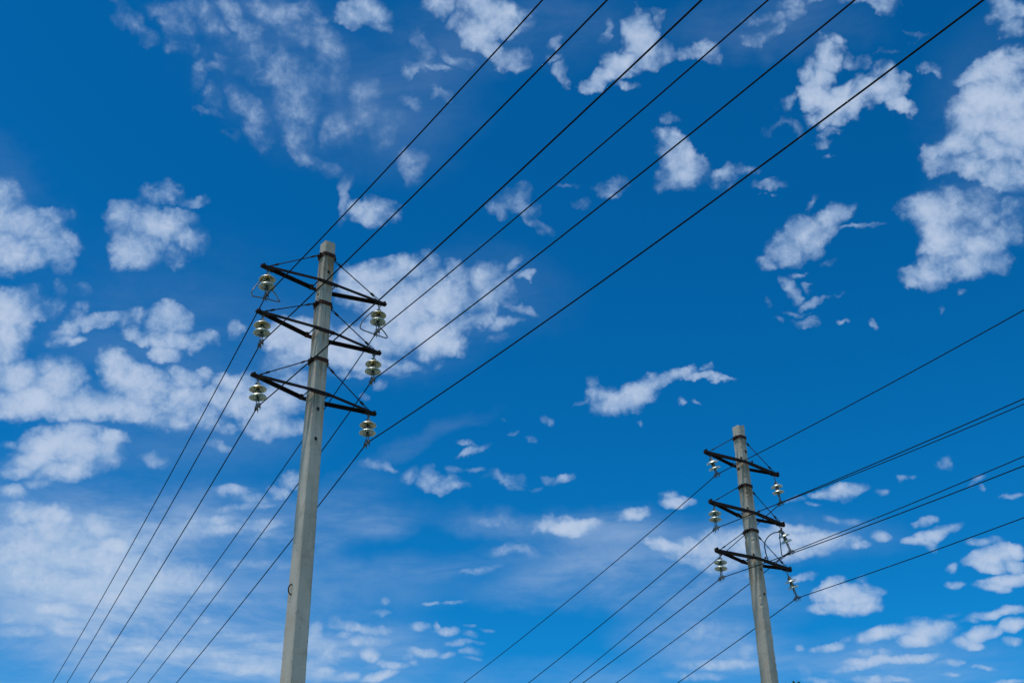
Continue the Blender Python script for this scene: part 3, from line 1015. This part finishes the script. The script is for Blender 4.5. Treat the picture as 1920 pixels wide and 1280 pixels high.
def make_string(P, hang, clamp, wire_dir, label, group, top_mat, low_mat):
    """string of two glass discs with a suspension clamp, hung at hang, its clamp at clamp (arm-plane coordinates)"""
    base = Matrix.Translation((P['loc'][0], P['loc'][1], 0)) @ Matrix.Rotation(P['az'], 4, 'Z')
    H = base @ Vector((hang[0], 0, hang[1]))
    Cc = base @ Vector((clamp[0], 0, clamp[1]))
    zax = (H - Cc).normalized()
    L = (H - Cc).length
    wd = Vector(wire_dir)
    yax = (wd - zax * wd.dot(zax)).normalized()
    xax = yax.cross(zax)
    mw = Matrix((xax, yax, zax)).transposed().to_4x4()
    mw.translation = H
    t = empty('insulator_string', mw)
    tag(t, label, 'insulator', group)
    # from the arm: plate shackle and link, two discs 127 mm apart, clevis, boat clamp
    span = 0.254
    head = max(0.055, (L - span - 0.115) * 0.55)
    b = MB()
    b.tube([(-0.020, 0, 0.025), (-0.018, 0, -0.02), (0, 0, -head + 0.018), (0.018, 0, -0.02), (0.020, 0, 0.025)], 0.0065, 6)
    b.box((0, 0, 0.012), (0.055, 0.014, 0.030), bev=0.003)
    b.tube([(0, 0, -head + 0.045), (0, 0, -head - 0.005)], 0.010, 8)
    b.build('shackle', M_fit, t)
    for i, gm in ((0, top_mat), (1, low_mat)):
        z0 = -head - 0.010 - i * 0.127
        g = MB()
        g.lathe(SHED, 40, z0)
        go = g.build('glass_disc', gm, t, 'yellowed glass disc' if gm is M_glassY else None)
        c = MB()
        c.lathe(CAP, 24, z0)
        c.build('metal_cap', M_galv, go)
        c = MB()
        c.lathe(PIN, 14, z0)
        c.build('pin', M_dark, go)
    zl = -head - 0.010 - span
    b = MB()
    b.tube([(0, 0, zl + 0.012), (0, 0, zl - 0.03)], 0.015, 10)
    for q in (-1, 1):
        b.bar((q * 0.017, 0, zl - 0.015), (q * 0.017, 0, -L + 0.012), 0.006, 0.026, (0, 1, 0), bev=0.001)
    b.tube([(-0.03, 0, zl - 0.03), (0.03, 0, zl - 0.03)], 0.008, 6)
    b.tube([(-0.032, 0, -L + 0.03), (0.032, 0, -L + 0.03)], 0.008, 6)
    b.build('clevis', M_galv if top_mat is not M_glassY else M_fit, t)
    # boat clamp along the wire
    b = MB()
    n = 7
    vs = []
    for i in range(n):
        u = -1 + 2 * i / (n - 1)
        y = u * 0.115
        dz = -0.010 * u * u
        wv, hv = 0.016 - 0.004 * u * u, 0.014
        for (x, z) in ((-wv, -hv), (wv, -hv), (wv, hv), (-wv, hv)):
            vs.append((x, y, -L + dz + z))
    fs = [(0, 1, 2, 3), tuple(4 * (n - 1) + q for q in (3, 2, 1, 0))]
    for i in range(n - 1):
        for k in range(4):
            q = (k + 1) % 4
            fs.append((i * 4 + k, i * 4 + 4 + k, i * 4 + 4 + q, i * 4 + q))
    b.add(vs, fs)
    co = b.build('suspension_clamp', M_fit, t)
    for yy in (-0.055, 0.045):
        b = MB()
        for q in (-1, 1):
            b.tube([(q * 0.020, yy, -L + 0.022), (q * 0.021, yy, -L - 0.068)], 0.0062, 6)
            b.tube([(q * 0.020, yy, -L - 0.020), (q * 0.020, yy, -L - 0.036)], 0.012, 6, smooth=False)
        b.tube([(-0.020, yy, -L + 0.022), (-0.012, yy, -L + 0.034), (0.012, yy, -L + 0.034), (0.020, yy, -L + 0.022)], 0.0062, 6)
        b.build('clamp_bolt', M_fit, co)
    return Cc


def slope_dir(ang):
    return Vector((math.cos(ang), math.sin(ang), 0))


def make_wire(P0, near_ang, near_s, near_k, near_len, far_ang, far_s, far_k, far_len, rad, label, group):
    near, far = [], []
    nd_, fd_ = slope_dir(near_ang), slope_dir(far_ang)
    u = 0.07
    while u < near_len:
        near.append(P0 + nd_ * u + Vector((0, 0, near_s * u + near_k * u * u)))
        u += 0.4 if u < 4 else 1.0
    u = 0.07
    while u < far_len:
        far.append(P0 + fd_ * u + Vector((0, 0, far_s * u + far_k * u * u)))
        u += 0.4 if u < 4 else 1.2
    pts = list(reversed(near)) + [P0 + Vector((0, 0, 0.002))] + far
    b = MB()
    b.tube(pts, rad, 8)
    o = b.build('overhead_wire', M_wire)
    tag(o, label, 'wire', group)
    return o


NAMES = ['top', 'middle', 'lowest']
LINES = [
    dict(P=POLES[0], near=0.629 - math.pi / 2 - 0.07, far=0.629 + math.pi / 2 - 0.17, nk=0.0030, fk=0.0016, nl=36, fl=46,
         ns=[-0.1018, -0.1086, -0.0984, -0.1056, -0.1068, -0.1032], fs=[-0.0695, -0.0726, -0.0706, -0.0688, -0.0709, -0.0685],
         hang=[(-0.965, 12.060), (-0.965, 11.245), (-0.932, 10.175), (0.996, 12.130), (0.95, 11.195), (0.916, 10.120)],
         clamp=[(-0.951, 11.605), (-0.951, 10.772), (-0.891, 9.734), (0.982, 11.632), (0.946, 10.739), (0.916, 9.656)], who='large left pole'),
    dict(P=POLES[1], near=0.615 - math.pi / 2 - 0.17, far=0.615 + math.pi / 2 - 0.14, nk=0.0023, fk=0.0024, nl=46, fl=60,
         ns=[-0.1023, -0.1307, -0.1235, -0.1353, -0.0967, -0.0973], fs=[-0.1363, -0.1571, -0.1435, -0.1906, -0.1582, -0.1556],
         hang=[(-0.945, 12.395), (-0.956, 11.280), (-0.928, 10.250), (0.935, 12.400), (0.913, 11.245), (0.943, 10.262)],
         clamp=[(-0.79, 11.999), (-0.967, 10.776), (-0.951, 9.746), (1.035, 11.795), (1.145, 10.725), (1.157, 9.732)], who='smaller right pole'),
]
for li, Ln in enumerate(LINES):
    for i in range(6):
        lev = NAMES[i % 3]
        side = 'left' if i < 3 else 'right'
        wd = (slope_dir(Ln['near']) - slope_dir(Ln['far'])).normalized()
        if li == 0:
            tm, lm = M_glassY, M_glassG
            desc = 'two-disc glass insulator with yellowish upper disc, hanging from the %s end of the %s crossarm on the %s' % (side, lev, Ln['who'])
        else:
            tm, lm = M_glassG, M_glassG
            desc = 'pale green glass insulator hung from %s end of the %s crossarm of %s' % (side, lev, Ln['who'])
        desc = desc.replace('lowest', 'bottom')
        if li == 0:
            desc = 'yellowish glass insulator hung from %s end of the %s crossarm of %s' % (side, lev.replace('lowest', 'bottom'), Ln['who'])
        C0 = make_string(Ln['P'], Ln['hang'][i], Ln['clamp'][i], wd, desc, 'glass insulators on the ' + Ln['who'], tm, lm)
        make_wire(C0, Ln['near'], Ln['ns'][i], Ln['nk'], Ln['nl'], Ln['far'], Ln['fs'][i], Ln['fk'], Ln['fl'], 0.0088,
                  'black overhead wire clamped under the %s %s insulator of the %s' % (lev.replace('lowest', 'bottom'), side, Ln['who']),
                  'wires carried by the ' + Ln['who'])


# ------------------------------------------------------------------ cable loops round three insulators
def curve(pts, n=5, closed=False):
    """Catmull-Rom through the points"""
    P_ = [Vector(p) for p in pts]
    out_ = []
    N = len(P_)
    rng = range(N) if closed else range(N - 1)
    for i in rng:
        p0 = P_[(i - 1) % N] if (closed or i > 0) else P_[0]
        p1 = P_[i]
        p2 = P_[(i + 1) % N]
        p3 = P_[(i + 2) % N] if (closed or i + 2 < N) else P_[-1]
        for k in range(n):
            t = k / n
            out_.append(0.5 * ((2 * p1) + (p2 - p0) * t + (2 * p0 - 5 * p1 + 4 * p2 - p3) * t * t + (3 * p1 - p0 - 3 * p2 + p3) * t ** 3))
    if not closed:
        out_.append(P_[-1])
    return out_


def arm_plane(P, pts, y=0.0):
    base = Matrix.Translation((P['loc'][0], P['loc'][1], 0)) @ Matrix.Rotation(P['az'], 4, 'Z')
    return [base @ Vector((s, q[0] if q else y, z)) for (s, z, *q) in pts]


A = [(-0.965, 12.007, 0.05), (-1.02, 11.91, 0.06), (-1.079, 11.817, 0.03), (-1.151, 11.674, 0.0), (-1.187, 11.575, 0.0), (-1.172, 11.522, 0.0), (-1.118, 11.525, 0), (-0.946, 11.552, 0.0),
     (-0.813, 11.560, 0), (-0.735, 11.574, 0), (-0.722, 11.584, 0), (-0.745, 11.602, 0), (-0.793, 11.673, 0), (-0.85, 11.749, 0.03), (-0.875, 11.816, 0.10), (-0.91, 11.92, 0.09)]
b = MB()
b.tube(curve(arm_plane(POLES[0], A), 5, True), 0.0095, 8, closed=True)
tag(b.build('cable_loop', M_loop), 'angular triangular cable loop round the top left insulator of the large left pole', 'cable loop', 'cable loops')
B = [(0.965, 12.030, 0.05), (0.917, 12.003, 0.03), (0.857, 11.947, 0), (0.757, 11.812, 0), (0.692, 11.689, 0), (0.674, 11.617, 0), (0.705, 11.583, 0), (0.82, 11.574, 0),
     (0.956, 11.574, 0.0), (1.094, 11.571, 0), (1.158, 11.580, 0), (1.172, 11.608, 0), (1.118, 11.669, 0), (1.055, 11.75, 0.03), (1.03, 11.83, 0.10), (1.01, 11.95, 0.10)]
b = MB()
b.tube(curve(arm_plane(POLES[0], B), 5, True), 0.0095, 8, closed=True)
tag(b.build('cable_loop', M_loop), 'rounded cable loop round the top right insulator of the large left pole', 'cable loop', 'cable loops')
C1 = [(0.93, 11.20, -0.03), (0.90, 11.15, -0.05), (0.818, 11.083, -0.03), (0.688, 11.039, -0.03), (0.526, 10.94, -0.03), (0.396, 10.802, -0.03), (0.347, 10.684, -0.03), (0.351, 10.593, -0.03),
      (0.386, 10.502, -0.01), (0.459, 10.445, 0.03), (0.56, 10.413, 0.10), (0.70, 10.43, 0.06), (0.794, 10.505, 0), (0.892, 10.579, 0), (1.014, 10.651, 0), (1.13, 10.70, 0)]
C2 = [(0.90, 11.15, -0.05), (0.835, 11.075, -0.06), (0.801, 10.981, -0.06), (0.808, 10.818, -0.05), (0.826, 10.693, -0.03), (0.84, 10.591, -0.02), (0.90, 10.585, 0.0)]
b = MB()
b.tube(curve(arm_plane(POLES[1], C1), 5), 0.011, 8)
b.tube(curve(arm_plane(POLES[1], C2), 5), 0.010, 8)
b.tube([arm_plane(POLES[1], C1)[1], arm_plane(POLES[1], C1)[2]], 0.018, 8)
tag(b.build('cable_loop', M_rod), 'large black cable loop beside the middle right insulator of the smaller right pole', 'cable loop', 'cable loops')


# ------------------------------------------------------------------ a tree whose top just shows behind the right pole
def make_tree():
    rnd = random.Random(21)
    d = look(1484, 1277)
    top = CAM + d * (41.0 / d.y)
    base = Vector((top.x + 0.1, top.y, 0))
    root = empty('tree', Matrix.Translation(base))
    tag(root, 'green treetop peeking over the bottom edge just right of the smaller pole', 'tree')
    H = top.z
    t = MB()
    trunk = [Vector((0.15 * math.sin(i * 0.7), 0.12 * math.cos(i), H * 0.93 * i / 9)) for i in range(10)]
    t.tube(trunk, [0.20 * (1 - i / 10.5) + 0.015 for i in range(10)], 10)
    limbs = []
    for i in range(34):
        f = 0.22 + 0.72 * (i / 33)
        zt = H * f
        p = trunk[0].lerp(trunk[-1], f / 0.93 if f < 0.93 else 1)
        a = i * 2.4 + rnd.uniform(-.4, .4)
        ln = (2.5 * math.sin(min(1, (1.02 - f) * 2.2) * 1.5) + 0.25) * rnd.uniform(0.7, 1.1)
        q = p + Vector((math.cos(a) * ln, math.sin(a) * ln, ln * rnd.uniform(0.45, 0.8)))
        q.z = min(q.z, H - 0.45)
        mid = p.lerp(q, 0.5) + Vector((0, 0, -0.08 * ln))
        t.tube([p, mid, q], [0.05 * (1.1 - f) + .012, 0.035 * (1.1 - f) + .008, 0.006], 6)
        limbs.append((p, mid, q, ln))
    Mb = Mat('bark')
    o = Mb.obj()
    c = Mb.mix(Mb.rng(Mb.noise(Mb.mul(o, (9, 9, 2)), 1, 5), .35, .65), (0.09, 0.07, 0.05, 1), (0.22, 0.18, 0.14, 1))
    t.build('trunk', Mb.set(Base_Color=c, Roughness=0.9), root)
    cr = MB()

    def leaf(c, s):
        n = Vector((rnd.gauss(0, 1), rnd.gauss(0, 1), rnd.gauss(0, 1) + .5)).normalized()
        u = n.orthogonal().normalized()
        u.rotate(Matrix.Rotation(rnd.uniform(0, 6.28), 3, n))
        v = n.cross(u)
        cr.add([c - u * s, c + v * s * .45, c + u * s, c - v * s * .45], [(0, 1, 2, 3)])
    for (p, mid, q, ln) in limbs:
        for k in range(150):
            f = rnd.random() ** 0.6
            c = (p.lerp(mid, f * 2) if f < .5 else mid.lerp(q, f * 2 - 1))
            c = c + Vector((rnd.gauss(0, .16), rnd.gauss(0, .16), rnd.gauss(0, .13))) * (0.6 + ln * .35)
            leaf(c, rnd.uniform(0.04, 0.085))
    for k in range(420):
        a, rr = rnd.uniform(0, 6.28), rnd.random() ** .5 * .26
        hh = H - rnd.random() ** 1.1 * .6
        spread = 0.15 + (H - hh) * 1.2
        c = Vector((math.cos(a) * rr * spread - 0.03 + (0.17 if rnd.random() < .35 else 0), math.sin(a) * rr * spread, hh - (0.03 if math.cos(a) > 0 else 0)))
        leaf(c, rnd.uniform(0.03, 0.06))
    Ml = Mat('leaves')
    c = Ml.mix(Ml.noise(Ml.obj(), 3.0, 3), (0.05, 0.095, 0.03, 1), (0.11, 0.16, 0.05, 1))
    Ml.set(Base_Color=c, Roughness=0.5)
    cr.build('crown', Ml.m, root)


make_tree()
